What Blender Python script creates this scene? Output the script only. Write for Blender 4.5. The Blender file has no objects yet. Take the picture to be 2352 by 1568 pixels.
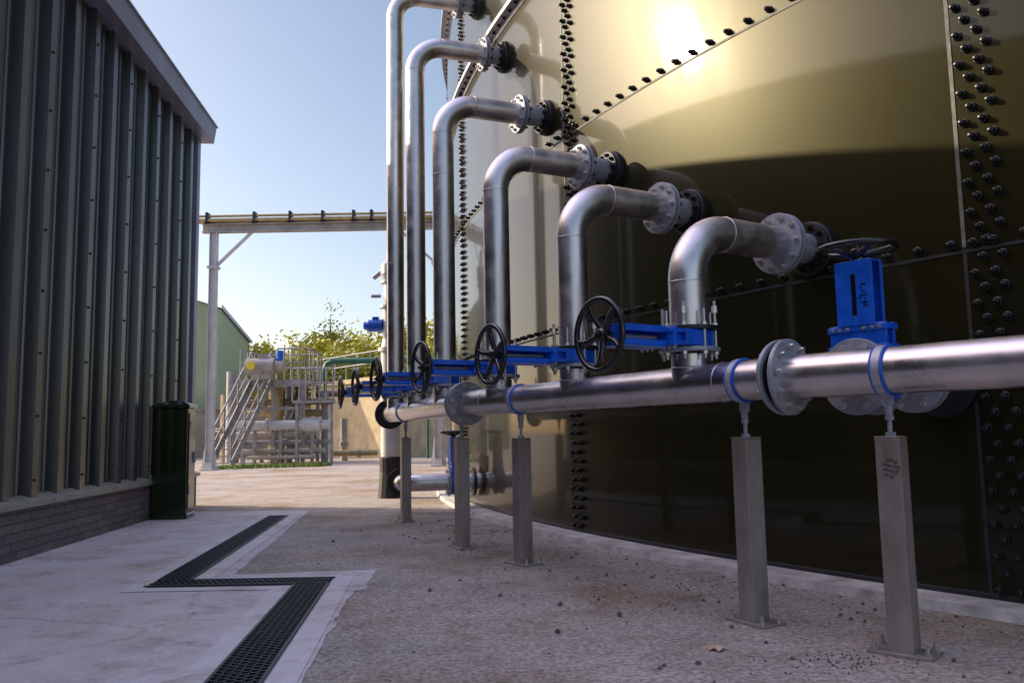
import bpy, math, random
from mathutils import Matrix, Vector
random.seed(7)
scn=bpy.context.scene
COL=scn.collection
pi=math.pi
# ------------------------------------------------------------------ materials
def newmat(name):
    m=bpy.data.materials.new(name); m.use_nodes=True
    nt=m.node_tree; b=nt.nodes["Principled BSDF"]
    return m,nt,b
def N(nt,t,**k):
    n=nt.nodes.new(t)
    for a,v in k.items(): setattr(n,a,v)
    return n
def mat(name,col,rough=.5,metal=0,var=.15,scale=3.0,bump=0,bscale=60,rvar=.0,stretch=None,spec=None,dirt=None,coat=0):
    m,nt,b=newmat(name); L=nt.links.new
    tc=N(nt,'ShaderNodeTexCoord'); mp=N(nt,'ShaderNodeMapping'); L(tc.outputs['Object'],mp.inputs[0])
    if stretch: mp.inputs['Scale'].default_value=stretch
    no=N(nt,'ShaderNodeTexNoise'); no.inputs['Scale'].default_value=scale; no.inputs['Detail'].default_value=6; no.inputs['Roughness'].default_value=.65
    L(mp.outputs[0],no.inputs['Vector'])
    rp=N(nt,'ShaderNodeValToRGB'); rp.color_ramp.elements[0].position=.3; rp.color_ramp.elements[1].position=.72
    lo=[c*(1-var) for c in col]; hi=[min(1,c*(1+var)) for c in col]
    if dirt: lo=dirt
    rp.color_ramp.elements[0].color=(*lo,1); rp.color_ramp.elements[1].color=(*hi,1)
    L(no.outputs['Fac'],rp.inputs[0]); L(rp.outputs[0],b.inputs['Base Color'])
    b.inputs['Metallic'].default_value=metal; b.inputs['Roughness'].default_value=rough
    if spec is not None: b.inputs['Specular IOR Level'].default_value=spec
    if coat: b.inputs['Coat Weight'].default_value=coat; b.inputs['Coat Roughness'].default_value=.08
    if rvar:
        mr=N(nt,'ShaderNodeMapRange'); mr.inputs['From Min'].default_value=.3; mr.inputs['From Max'].default_value=.7
        mr.inputs['To Min'].default_value=max(.02,rough-rvar); mr.inputs['To Max'].default_value=rough+rvar
        L(no.outputs['Fac'],mr.inputs['Value']); L(mr.outputs[0],b.inputs['Roughness'])
    if bump:
        n2=N(nt,'ShaderNodeTexNoise'); n2.inputs['Scale'].default_value=bscale; n2.inputs['Detail'].default_value=4
        L(tc.outputs['Object'],n2.inputs['Vector'])
        bp=N(nt,'ShaderNodeBump'); bp.inputs['Strength'].default_value=bump; bp.inputs['Distance'].default_value=.01
        L(n2.outputs['Fac'],bp.inputs['Height']); L(bp.outputs[0],b.inputs['Normal'])
    return m
steel=mat("stainless_steel",(.74,.69,.69),.37,1,.2,6,.015,60,.1)
steel_h=mat("header_stainless_steel",(.74,.70,.70),.33,1,.2,4,.015,60,.1)
galv=mat("galvanised_steel",(.50,.50,.55),.5,.5,.25,25,.1,80,.1)
galvd=mat("weathered_galvanised_steel",(.33,.33,.35),.6,.3,.4,4,.1,40,.1)
flg=mat("grey_flange_steel",(.36,.37,.43),.5,.4,.25,20,.1,90,.1)
postm=mat("post_steel",(.40,.355,.34),.46,.3,.2,5,.15,120,.1,(1,1,.3),None,(.22,.18,.155))
rubber=mat("black_rubber",(.012,.012,.014),.45,0,.3,20,.2,60)
black=mat("black_paint",(.012,.012,.013),.22,0,.2,20,.1,60,coat=.4)
blue=mat("blue_paint",(.006,.12,.70),.34,0,.25,8,.08,90,.08,coat=.3)
bluepl=mat("blue_plastic",(.01,.12,.62),.4,0,.15,8)
boltm=mat("black_bolt_cap",(.010,.010,.011),.34,0,.3,30)
seal=mat("dark_sealant",(.03,.03,.034),.6,0,.4,12,.3,40)
seal_l=mat("light_sealant",(.18,.17,.14),.6,0,.5,9,.3,40)
zinc=mat("zinc_plated",(.6,.59,.56),.35,.8,.15,20)
white=mat("white_painted_steel",(.58,.58,.61),.45,.1,.2,3,.05,30)
dull=mat("dull_pale_pipe",(.40,.37,.34),.5,.2,.35,2,.1,20)
brass=mat("aged_pipe",(.45,.36,.2),.4,.5,.3,5)
green_cab=mat("green_gloss_paint",(.007,.020,.006),.16,0,.2,5,.06,12,coat=.5)
sillm=mat("olive_sill",(.34,.33,.28),.5,.1,.25,4,.1,50)
cladm=mat("blue_grey_metal_cladding",(.085,.088,.092),.25,.6,.28,1.2,.05,8,.07,(1,1,.15))
trimm=mat("blue_grey_trim",(.27,.29,.43),.38,.3,.15,1.5,.04,6)
roofm=mat("grey_roof",(.12,.12,.13),.6,.1,.2,2)
screwm=mat("screw_cap",(.06,.02,.02),.5,.2,.3,20)
fgreen=mat("olive_green_cladding",(.36,.42,.27),.5,.1,.1,1)
beige=mat("beige_concrete",(.60,.48,.30),.8,0,.2,1.2,.3,20,dirt=(.36,.28,.17))
teal=mat("green_painted_pipe",(.04,.15,.10),.45,0,.2,3)
yellow=mat("yellow_cap",(.8,.6,.05),.5,0,.1,5)
kerbm=mat("kerb_concrete",(.66,.63,.61),.85,0,.2,5,.5,60,dirt=(.30,.27,.24))
leafm=mat("leaf_yellow_green",(.52,.46,.06),.6,0,.4,1.0,dirt=(.18,.20,.03))
leafm2=mat("leaf_green",(.24,.26,.05),.6,0,.6,1.5,dirt=(.08,.11,.02))
barkm=mat("bark",(.14,.11,.08),.9,0,.3,10,.5,30)
grassm=mat("grass_blades",(.16,.24,.04),.7,0,.4,3)
stonem=mat("dark_gravel",(.10,.095,.10),.8,0,.5,30)
deadm=mat("dry_leaf",(.6,.42,.28),.7,0,.2,30)
inkm=mat("black_ink",(.008,.008,.01),.9,0,.1,10,spec=.1)
pitm=mat("pit_shade",(.006,.006,.007),.9,0,.1,10)
gratem=mat("cast_grating",(.035,.035,.045),.5,.3,.4,30,.2,100)
# tank
tankm,nt,b=newmat("green_enamel"); L=nt.links.new
tc=N(nt,'ShaderNodeTexCoord'); n1=N(nt,'ShaderNodeTexNoise'); n1.inputs['Scale'].default_value=.7; n1.inputs['Detail'].default_value=8; n1.inputs['Roughness'].default_value=.6
mp=N(nt,'ShaderNodeMapping'); mp.inputs['Scale'].default_value=(2.2,2.2,.5); L(tc.outputs['Object'],mp.inputs[0]); L(mp.outputs[0],n1.inputs['Vector'])
rp=N(nt,'ShaderNodeValToRGB'); rp.color_ramp.elements[0].position=.3; rp.color_ramp.elements[1].position=.75
rp.color_ramp.elements[0].color=(.0125,.0112,.0042,1); rp.color_ramp.elements[1].color=(.019,.017,.0065,1)
L(n1.outputs['Fac'],rp.inputs[0]); L(rp.outputs[0],b.inputs['Base Color'])
b.inputs['Roughness'].default_value=.36; b.inputs['Specular IOR Level'].default_value=.17; b.inputs['Specular Tint'].default_value=(.98,.88,.34,1)
b.inputs['Coat Weight'].default_value=.8; b.inputs['Coat IOR'].default_value=1.40
n2=N(nt,'ShaderNodeTexNoise'); n2.inputs['Scale'].default_value=5; n2.inputs['Detail'].default_value=8
mp2=N(nt,'ShaderNodeMapping'); mp2.inputs['Scale'].default_value=(1,1,.25); L(tc.outputs['Object'],mp2.inputs[0]); L(mp2.outputs[0],n2.inputs['Vector'])
mr=N(nt,'ShaderNodeMapRange'); mr.inputs['From Min'].default_value=.35; mr.inputs['From Max'].default_value=.75; mr.inputs['To Min'].default_value=.045; mr.inputs['To Max'].default_value=.085
L(n2.outputs['Fac'],mr.inputs['Value']); L(mr.outputs[0],b.inputs['Coat Roughness'])
n3=N(nt,'ShaderNodeTexNoise'); n3.inputs['Scale'].default_value=.6; n3.inputs['Detail'].default_value=0; L(tc.outputs['Object'],n3.inputs['Vector'])
bp=N(nt,'ShaderNodeBump'); bp.inputs['Strength'].default_value=.10; bp.inputs['Distance'].default_value=.015
L(n3.outputs['Fac'],bp.inputs['Height']); L(bp.outputs[0],b.inputs['Coat Normal'])
# bricks
brickm,nt,b=newmat("grey_brick"); L=nt.links.new
tc=N(nt,'ShaderNodeTexCoord'); sp=N(nt,'ShaderNodeSeparateXYZ'); cb=N(nt,'ShaderNodeCombineXYZ'); ad=N(nt,'ShaderNodeMath',operation='ADD')
L(tc.outputs['Object'],sp.inputs[0]); L(sp.outputs[0],ad.inputs[0]); L(sp.outputs[1],ad.inputs[1]); L(ad.outputs[0],cb.inputs[0]); L(sp.outputs[2],cb.inputs[1])
bk=N(nt,'ShaderNodeTexBrick'); bk.inputs['Scale'].default_value=1; bk.inputs['Brick Width'].default_value=.225; bk.inputs['Row Height'].default_value=.078; bk.inputs['Mortar Size'].default_value=.006; bk.inputs['Bias'].default_value=-.1
bk.inputs['Color1'].default_value=(.22,.185,.20,1); bk.inputs['Color2'].default_value=(.14,.12,.135,1); bk.inputs['Mortar'].default_value=(.09,.08,.08,1)
L(cb.outputs[0],bk.inputs['Vector']); 
nn=N(nt,'ShaderNodeTexNoise'); nn.inputs['Scale'].default_value=30; L(tc.outputs['Object'],nn.inputs['Vector'])
mx=N(nt,'ShaderNodeMixRGB',blend_type='MULTIPLY'); mx.inputs[0].default_value=.6; L(bk.outputs[0],mx.inputs[1]); L(nn.outputs['Fac'],mx.inputs[2])
gm=N(nt,'ShaderNodeMixRGB',blend_type='MULTIPLY'); gm.inputs[0].default_value=1; gm.inputs[2].default_value=(1.3,1.3,1.3,1); L(mx.outputs[0],gm.inputs[1]); L(gm.outputs[0],b.inputs['Base Color'])
b.inputs['Roughness'].default_value=.8
bp=N(nt,'ShaderNodeBump'); bp.inputs['Strength'].default_value=.6; bp.inputs['Distance'].default_value=.008; bp.invert=True; L(bk.outputs['Fac'],bp.inputs['Height']); L(bp.outputs[0],b.inputs['Normal'])
# concretes
def concrete(name,c1,c2,c3,speck,bump,crack=True,fs=55,tan=.5,agg=0):
    m,nt,b=newmat(name); L=nt.links.new
    tc=N(nt,'ShaderNodeTexCoord')
    def mul(x,y,f):
        k=N(nt,'ShaderNodeMixRGB',blend_type='MULTIPLY'); k.inputs[0].default_value=f; L(x,k.inputs[1]); L(y,k.inputs[2]); return k.outputs[0]
    def noise(sc,de,ro):
        k=N(nt,'ShaderNodeTexNoise'); k.inputs['Scale'].default_value=sc; k.inputs['Detail'].default_value=de; k.inputs['Roughness'].default_value=ro; L(tc.outputs['Object'],k.inputs['Vector']); return k
    def ramp(src,p0,p1,a,c):
        k=N(nt,'ShaderNodeValToRGB'); k.color_ramp.elements[0].position=p0; k.color_ramp.elements[1].position=p1
        k.color_ramp.elements[0].color=(*a,1); k.color_ramp.elements[1].color=(*c,1); L(src,k.inputs[0]); return k.outputs[0]
    a=noise(.8,9,.7); f=noise(fs,5,.8); st=noise(2.6,10,.75); big=noise(.55,7,.62); md=noise(11,8,.8)
    out=ramp(a.outputs['Fac'],.32,.68,c1,c2)
    out=mul(out,ramp(f.outputs['Fac'],.38,.60,c3,(1,1,1)),speck)
    out=mul(out,ramp(st.outputs['Fac'],.36,.50,(.70,.65,.58),(1,1,1)),.9)
    out=mul(out,ramp(md.outputs['Fac'],.36,.56,(.74,.71,.68),(1,1,1)),.3+agg)
    out=mul(out,ramp(big.outputs['Fac'],.48,.62,(1,1,1),(.78,.65,.48)),tan)
    pt=N(nt,'ShaderNodeTexVoronoi'); pt.inputs['Scale'].default_value=7; L(tc.outputs['Object'],pt.inputs['Vector'])
    out=mul(out,ramp(pt.outputs['Distance'],.03,.06,(.55,.5,.45),(1,1,1)),.5)
    if crack:
        v=N(nt,'ShaderNodeTexVoronoi',feature='DISTANCE_TO_EDGE'); v.inputs['Scale'].default_value=.33
        ds=N(nt,'ShaderNodeMixRGB',blend_type='ADD'); ds.inputs[0].default_value=.35
        L(tc.outputs['Object'],ds.inputs[1]); L(st.outputs['Color'],ds.inputs[2]); L(ds.outputs[0],v.inputs['Vector'])
        out=mul(out,ramp(v.outputs['Distance'],0,.0025,(.4,.38,.35),(1,1,1)),.6)
    L(out,b.inputs['Base Color']); b.inputs['Roughness'].default_value=.85
    bp=N(nt,'ShaderNodeBump'); bp.inputs['Strength'].default_value=bump; bp.inputs['Distance'].default_value=.008; L(f.outputs['Fac'],bp.inputs['Height']); L(bp.outputs[0],b.inputs['Normal'])
    return m
groundm=concrete("aggregate_concrete",(.54,.48,.44),(.78,.71,.66),(.28,.26,.24),.9,1.0,True,36,.9,.6)
pavem=concrete("smooth_concrete",(.66,.60,.63),(.82,.76,.79),(.76,.74,.74),.6,.35,True,55,.4)
surrm=concrete("light_concrete",(.74,.69,.71),(.84,.79,.81),(.8,.8,.8),.5,.25,False,55,.3)
# ------------------------------------------------------------------ mesh builder
class MB:
    def __init__(s): s.v=[];s.f=[];s.m=[];s.sm=[]
    def add(s,vs,fs,M=None,mi=0,smooth=False):
        o=len(s.v)
        for p in vs:
            p=Vector(p); s.v.append(tuple(M@p if M else p))
        for f in fs:
            s.f.append([i+o for i in f]); s.m.append(mi); s.sm.append(smooth)
    def box(s,a,b,M=None,mi=0):
        x0,y0,z0=a;x1,y1,z1=b
        s.add([(x0,y0,z0),(x1,y0,z0),(x1,y1,z0),(x0,y1,z0),(x0,y0,z1),(x1,y0,z1),(x1,y1,z1),(x0,y1,z1)],
              [(0,3,2,1),(4,5,6,7),(0,1,5,4),(1,2,6,5),(2,3,7,6),(3,0,4,7)],M,mi)
    def lathe(s,prof,n=24,M=None,mi=0,smooth=True,cap=True):
        for (r0,z0),(r1,z1) in zip(prof[:-1],prof[1:]):
            flat=abs(z1-z0)<1e-6
            vs=[];fs=[]
            for i in range(n):
                a=2*pi*i/n; c,sn=math.cos(a),math.sin(a)
                vs.append((r0*c,r0*sn,z0)); vs.append((r1*c,r1*sn,z1))
            for i in range(n):
                j=(i+1)%n
                if r0<1e-6: fs.append((2*i,2*j+1,2*i+1))
                elif r1<1e-6: fs.append((2*i,2*j,2*i+1))
                else: fs.append((2*i,2*j,2*j+1,2*i+1))
            s.add(vs,fs,M,mi,smooth and not flat)
    def cyl(s,r,z0,z1,n=24,M=None,mi=0,smooth=True):
        s.lathe([(0,z0),(r,z0),(r,z1),(0,z1)],n,M,mi,smooth)
    def ring(s,ro,ri,z0,z1,n=32,M=None,mi=0):
        s.lathe([(ri,z0),(ro,z0),(ro,z1),(ri,z1),(ri,z0)],n,M,mi)
    def rod(s,p,q,r,n=12,mi=0):
        p=Vector(p);q=Vector(q);d=q-p
        M=Matrix.Translation(p)@d.to_track_quat('Z','Y').to_matrix().to_4x4()
        s.cyl(r,0,d.length,n,M,mi)
    def bar(s,p,q,w,h,mi=0,up=(0,0,1)):
        p=Vector(p);q=Vector(q);x=(q-p); l=x.length; x.normalize(); u=Vector(up)
        y=u.cross(x).normalized(); z=x.cross(y)
        M=Matrix((( x.x,y.x,z.x,p.x),(x.y,y.y,z.y,p.y),(x.z,y.z,z.z,p.z),(0,0,0,1)))
        s.box((0,-w/2,-h/2),(l,w/2,h/2),M,mi)
    def tube(s,path,r,n=24,mi=0,caps=True,closed=False):
        P=[Vector(p) for p in path]; k=len(P)
        T=[]
        for i in range(k):
            if closed: t=P[(i+1)%k]-P[i-1]
            elif i==0: t=P[1]-P[0]
            elif i==k-1: t=P[-1]-P[-2]
            else: t=(P[i+1]-P[i]).normalized()+(P[i]-P[i-1]).normalized()
            T.append(t.normalized())
        u=T[0].orthogonal().normalized(); U=[u]
        for i in range(1,k):
            u=U[-1]-T[i]*U[-1].dot(T[i]); u.normalize(); U.append(u)
        vs=[]
        for i in range(k):
            w=T[i].cross(U[i]); rr=r[i] if isinstance(r,(list,tuple)) else r
            for j in range(n):
                a=2*pi*j/n; vs.append(P[i]+(U[i]*math.cos(a)+w*math.sin(a))*rr)
        fs=[]
        for i in range(k if closed else k-1):
            i2=(i+1)%k
            for j in range(n):
                j2=(j+1)%n; fs.append((i*n+j,i*n+j2,i2*n+j2,i2*n+j))
        s.add(vs,fs,None,mi,True)
        if caps and not closed:
            s.add(vs[:n],[tuple(range(n-1,-1,-1))],None,mi); s.add(vs[-n:],[tuple(range(n))],None,mi)
    def torus(s,R,r,n=40,k=10,M=None,mi=0):
        vs=[];fs=[]
        for i in range(n):
            a=2*pi*i/n
            for j in range(k):
                c=2*pi*j/k; q=R+r*math.cos(c)
                vs.append((q*math.cos(a),q*math.sin(a),r*math.sin(c)))
        for i in range(n):
            for j in range(k):
                fs.append((i*k+j,((i+1)%n)*k+j,((i+1)%n)*k+(j+1)%k,i*k+(j+1)%k))
        s.add(vs,fs,M,mi,True)
    def prism(s,poly,z0,z1,M=None,mi=0):
        n=len(poly); vs=[(x,y,z0) for x,y in poly]+[(x,y,z1) for x,y in poly]
        fs=[tuple(range(n-1,-1,-1)),tuple(range(n,2*n))]+[(i,(i+1)%n,n+(i+1)%n,n+i) for i in range(n)]
        s.add(vs,fs,M,mi)
    def mesh(s,name,mats):
        me=bpy.data.meshes.new(name); me.from_pydata(s.v,[],s.f)
        for m in mats: me.materials.append(m)
        me.polygons.foreach_set('material_index',s.m); me.polygons.foreach_set('use_smooth',s.sm); me.update()
        return me
W={}
def thing(name,loc,label,cat,group=None):
    o=bpy.data.objects.new(name,None); COL.objects.link(o); o.empty_display_size=.1
    o.matrix_basis=Matrix.Translation(loc); W[o]=Matrix.Translation(loc)
    o["label"]=label;o["category"]=cat
    if group:o["group"]=group
    return o
def part(name,me,parent=None,M=None,bev=0,label=None,kind=None):
    o=bpy.data.objects.new(name,me); COL.objects.link(o)
    M=M if M is not None else Matrix.Identity(4)
    if parent is not None:
        o.parent=parent; o.matrix_parent_inverse=W[parent].inverted()
    o.matrix_basis=M; W[o]=M.copy()
    if bev:
        md=o.modifiers.new("bevel",'BEVEL'); md.width=bev; md.segments=2; md.limit_method='ANGLE'; md.angle_limit=.7
    if label:o["label"]=label
    if kind:o["kind"]=kind
    return o
def frame(o,z,x):
    z=Vector(z).normalized(); x=Vector(x); x=(x-z*x.dot(z)).normalized(); y=z.cross(x)
    return Matrix(((x.x,y.x,z.x,o[0]),(x.y,y.y,z.y,o[1]),(x.z,y.z,z.z,o[2]),(0,0,0,1)))
UP=Vector((0,0,1))
def arc(c,u,v,r,a0,a1,n):
    return [Vector(c)+Vector(u)*r*math.cos(a0+(a1-a0)*i/n)+Vector(v)*r*math.sin(a0+(a1-a0)*i/n) for i in range(n+1)]
# ------------------------------------------------------------------ ground
def sheet(name,polys,z,m,kind="structure",parent=None):
    b=MB()
    for p in polys: b.add([(x,y,z) for x,y in p],[tuple(range(len(p)))])
    o=part(name,b.mesh(name,[m]),parent); o["kind"]=kind; return o
sheet("ground",[[(-400,-300),(400,-300),(400,600),(-400,600)]],0,groundm)
rq=random.Random(3)
edge=[(-.5,-3),(-.76,2),(-.883,3.49),(-1.05,5.45),(-.98,5.50),(-1.02,6.28),(-2.04,6.16),(-2.64,10.56),(-2.72,11.2)]
re_=[]
for (p,q) in zip(edge[:-1],edge[1:]):
    L_=math.dist(p,q); n=max(1,int(L_/.08))
    for i in range(n):
        t=i/n; re_.append((p[0]+(q[0]-p[0])*t+rq.gauss(0,.008),p[1]+(q[1]-p[1])*t+rq.gauss(0,.008)))
sheet("pavement",[[(-3.3,-3)]+re_+[(-2.72,11.2),(-4.6,11.35)]],.004,pavem)
Z=[Vector((-2.93,10.45)),Vector((-2.36,5.78)),Vector((-1.375,5.78)),Vector((-.93,1.3))]
def offset(poly,d):
    out=[]
    for i,p in enumerate(poly):
        ns=[]
        if i>0: t=(p-poly[i-1]).normalized(); ns.append(Vector((-t.y,t.x)))
        if i<len(poly)-1: t=(poly[i+1]-p).normalized(); ns.append(Vector((-t.y,t.x)))
        if len(ns)==1: out.append(p+ns[0]*d)
        else:
            m=(ns[0]+ns[1]).normalized(); out.append(p+m*(d/m.dot(ns[0])))
    return out
def zig(d,ext=0):
    P=[q.copy() for q in Z]; P[0]+= (P[0]-P[1]).normalized()*ext
    a=offset(P,d); c=offset(P,-d)
    return [[tuple(a[i]),tuple(a[i+1]),tuple(c[i+1]),tuple(c[i])] for i in range(3)]
sheet("path",zig(.25,.12),.008,surrm)
ch=thing("drainage_channel",(-1.9,5.8,0),"zigzag black cast grating drainage channel set in concrete","drain")
g=MB()
for q in zig(.115): g.add([(x,y,.0115) for x,y in q],[(0,1,2,3)])
part("channel_shade",g.mesh("channel_shade",[pitm]),ch)  # flat black sheet painted as the shade below the grating
g=MB()
segs=[(Z[0],Vector((Z[1].x-.015,5.9))),(Vector((-2.485,5.78)),Vector((-1.255,5.78))),(Vector((Z[2].x+.01,5.66)),Z[3])]
for si,(p,q) in enumerate(segs):
    d=(q-p); Ls=d.length; d.normalize(); n=Vector((-d.y,d.x)); hw=.11
    def P(u,w,z=.018): r=p+d*u+n*w; return (r.x,r.y,z)
    for w in (-hw,hw): g.bar(P(0,w),P(Ls,w),.014,.008)
    k=int(Ls/.045)
    for i in range(k):
        u=.01+i*.045
        for c in range(6):
            w0=-hw+c*hw/3; w1=w0+hw/3
            uu=u+(.0225 if c%2 else 0)
            g.bar(P(uu,w0,.0176),P(uu+.010,(w0+w1)/2,.0176),.009,.006); g.bar(P(uu+.010,(w0+w1)/2,.0172),P(uu,w1,.0172),.009,.006)
            if c: g.bar(P(uu-.004,w0,.0168),P(uu+.026,w0,.0168),.006,.005)
part("grating",g.mesh("grating",[gratem]),ch)
# ------------------------------------------------------------------ tank
C=Vector((17.8,15.85,0)); R=18.94
def cp(th,r,z): return Vector((C.x+r*math.cos(th),C.y+r*math.sin(th),z))
def arcband(b,prof,a0,a1,n,smooth=True,mi=0):
    for (r0,z0),(r1,z1) in zip(prof[:-1],prof[1:]):
        vs=[];fs=[]
        for i in range(n+1):
            a=a0+(a1-a0)*i/n; vs+= [cp(a,r0,z0),cp(a,r1,z1)]
        for i in range(n): fs.append((2*i,2*i+2,2*i+3,2*i+1))
        b.add(vs,fs,None,mi,smooth)
k=MB(); arcband(k,[(R+.25,0),(R+.23,.05),(R-.1,.06)],0,2*pi,360)
o=part("kerb",k.mesh("kerb",[kerbm])); o["kind"]="structure"
tank=thing("storage_tank",(C.x,C.y,0),"huge glossy dark green bolted steel panel tank on a concrete ring","tank")
HT=9.7; Z0=.05; CH=1.93
b=MB(); arcband(b,[(R,Z0),(R,HT),(R-.15,HT+.02)],0,2*pi,720); arcband(b,[(R-.15,HT+.02),(6,HT+2.2),(.01,HT+2.8)],0,2*pi,90)
part("tank_wall",b.mesh("tank_wall",[tankm]),tank)
seams=[math.radians(204.72+11.9*i+(.12 if i==1 else 0)) for i in range(-3,3)]
b=MB()
for th in seams:
    h=.011/R
    for i in range(5):
        z0=Z0+i*CH+.004; z1=Z0+(i+1)*CH-.004; mi=1 if i in(1,2,3) else 0
        off=-.10/R
        rr=R+.004
        b.add([cp(th-h+off*1,rr,z0),cp(th+h+off,rr,z0),cp(th+h+off,rr,z1),cp(th-h+off,rr,z1)],[(0,1,2,3)],None,mi)
for i in range(1,5):
    z=Z0+i*CH
    arcband(b,[(R+.001,z-.03),(R+.005,z-.028),(R+.006,z-.012),(R+.001,z-.01)],math.radians(165),math.radians(250),160,mi=1 if i==2 else 0)
arcband(b,[(R+.012,Z0),(R+.01,Z0+.03),(R,Z0+.035)],math.radians(165),math.radians(250),160,mi=0)
part("panel_seam",b.mesh("panel_seam",[seal,seal_l]),tank)
for zz,nm in ((Z0+3*CH,"stiffening_ring"),(Z0+4*CH+.2,"stiffening_ring"),(HT,"stiffening_ring")):
    b=MB(); arcband(b,[(R,zz+.05),(R+.11,zz+.05),(R+.11,zz+.0),(R+.10,zz+.0),(R+.10,zz+.04),(R+.012,zz+.04),(R+.012,zz-.06),(R+.002,zz-.06)],math.radians(150),math.radians(265),220,smooth=False)
    part(nm,b.mesh(nm,[galv]),tank)
bolts=[]
for th in seams:
    z=Z0+.06; i=0
    while z<9.2:
        for c in range(2):
            off=(c*.105-.05+(.045 if i%2 else 0))/R
            bolts.append((th+off,z+random.uniform(-.003,.003)))
        z+=.086; i+=1
for i in range(1,5):
    z=Z0+i*CH+.03; t=seams[0]-.2
    while t<seams[-1]:
        bolts.append((t,z)); t+=.192/R
BP=[(.026,0),(.026,.008),(.019,.011),(.017,.036),(.011,.045),(0,.048)]
bb=MB(); bb.lathe(BP,10)
bme=bb.mesh("bolt",[boltm])
CAM=Vector((0,0,1.0))
def vis(th,z):
    p=cp(th,R,z)
    if p.y<2: return None
    rho=p.x/p.y; ze=(p.z-1)/p.y
    if rho>.63 or ze>.56: return None
    nrm=Vector((math.cos(th),math.sin(th),0))
    if nrm.dot(CAM-p)<=0: return None
    return (p-CAM).length
bl=sorted([(vis(t,z) or 1e9,t,z) for t,z in bolts])
for i,(d,t,z) in enumerate(bl[:100]):
    nrm=Vector((math.cos(t),math.sin(t),0))
    part("bolt",bme,tank,frame(cp(t,R+.003,z),nrm,(0,0,1))@Matrix.Rotation(random.random(),4,'Z'))
b=MB()
for d,t,z in bl[100:]:
    nrm=Vector((math.cos(t),math.sin(t),0))
    if nrm.dot(CAM-cp(t,R,z))<-1: continue
    b.lathe(BP,8,frame(cp(t,R+.003,z),nrm,(0,0,1)))
part("bolts",b.mesh("bolts",[boltm]),tank,kind="stuff")
# ------------------------------------------------------------------ header pipe
PR=.107; HZ=1.245
E0=Vector((-1.57,10.58,HZ)); F1=Vector((-.41,7.23,HZ)); F2=Vector((1.373,4.15,HZ)); G=Vector((3.2,2.05,HZ))
hexme=MB(); hexme.cyl(.019,0,.016,6,smooth=False); hexme.cyl(.011,.016,.034,8); hexm=hexme.mesh("bolt",[zinc])
hexme=MB(); hexme.cyl(.019,0,.014,6,smooth=False); hexm2=hexme.mesh("bolt",[galv])
hexme=MB(); hexme.cyl(.021,0,.018,6,smooth=False); hexme.cyl(.012,.018,.036,8); hexb=hexme.mesh("bolt",[boltm])
flcache={}
def flange(parent,o,ax,ro=.175,th=.024,mt=flg,nb=8,bolts=True,side=1,bm=None,name="flange"):
    key=(ro,th,mt.name)
    if key not in flcache:
        b=MB(); b.lathe([(PR-.004,0),(ro-.003,0),(ro,.003),(ro,th-.003),(ro-.003,th),(PR-.004,th)],48)
        flcache[key]=b.mesh("flange",[mt])
    M=frame(o,ax,(0.13,.07,1) if abs(Vector(ax).normalized().z)<.9 else (1,.2,0))
    f=part(name,flcache[key],parent,M)
    if bolts:
        for i in range(nb):
            a=2*pi*(i+.5)/nb
            if side>0: Mb=M@Matrix.Translation((math.cos(a)*(ro-.036),math.sin(a)*(ro-.036),th))
            else: Mb=M@Matrix.Translation((math.cos(a)*(ro-.036),math.sin(a)*(ro-.036),0))@Matrix.Rotation(pi,4,'X')
            part("bolt",bm or hexm,f,Mb)
    return f
hp=thing("header_pipe",(F1.x,F1.y,0),"long stainless steel header pipe in flanged segments on posts","pipe")
b=MB()
d1=(F1-E0).normalized(); d2=(F2-F1).normalized(); d3=(G-F2).normalized()
b.tube([E0,F1-d1*.02],PR,40); b.tube([F1+d2*.02,F2-d2*.02],PR,40); b.tube([F2+d3*.02,G],PR,40)
for t in (.12,.88):
    p=F1.lerp(F2,t); b.torus(PR,.004,40,6,frame(p,d2,UP))
TZ=1.418   # tee flange underside
RI=[Vector((-1.438,10.2,0)),Vector((-1.055,9.09,0)),Vector((-.647,7.91,0)),Vector((-.114,6.72,0)),Vector((.435,5.77,0)),Vector((1.022,4.757,0))]
RZ=[6.64,5.42,4.24,3.30,2.67,2.16]
def onseg(p,a,d):
    a2=Vector((a.x,a.y,0)); return a2+d*((p-a2).dot(d))
for i in range(6):
    RI[i]=onseg(RI[i],E0 if i<3 else F1,d1 if i<3 else d2)
    p=RI[i]; b.tube([(p.x,p.y,HZ),(p.x,p.y,TZ)],PR,32)
    b.torus(PR+.001,.006,32,6,Matrix.Translation((p.x,p.y,HZ+PR*.92)))
part("pipe",b.mesh("header_pipe_body",[steel_h]),hp)
for p,da,db in ((F1,d1,d2),(F2,d2,d3)):
    flange(hp,p-da*.028,da,.19,.024,flg,10,True,-1,hexm)
    flange(hp,p+db*.004,db,.19,.024,flg,10,True,1,hexm)
    g=MB(); g.ring(.168,PR,-.004,.004,40); part("gasket",g.mesh("gasket",[rubber]),hp,frame(p,d2,UP))
flange(hp,E0,d1,.19,.024,rubber,10,False); g=MB(); g.cyl(.19,-.026,-.001,48); part("blind_flange",g.mesh("blind_flange",[flg]),hp,frame(E0,d1,UP))
BR=F2+d3*.165
rad=lambda p:(Vector((C.x,C.y,0))-Vector((p.x,p.y,0))).normalized()
rb=rad(BR)
dT=(Vector((C.x,C.y,0))-Vector((BR.x,BR.y,0))).length-R
b=MB(); b.tube([BR,BR+rb*.34],PR,32); b.tube([BR+rb*.49,BR+rb*(dT+.02)],PR,32)
part("branch_pipe",b.mesh("branch_pipe",[steel]),hp)
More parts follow.
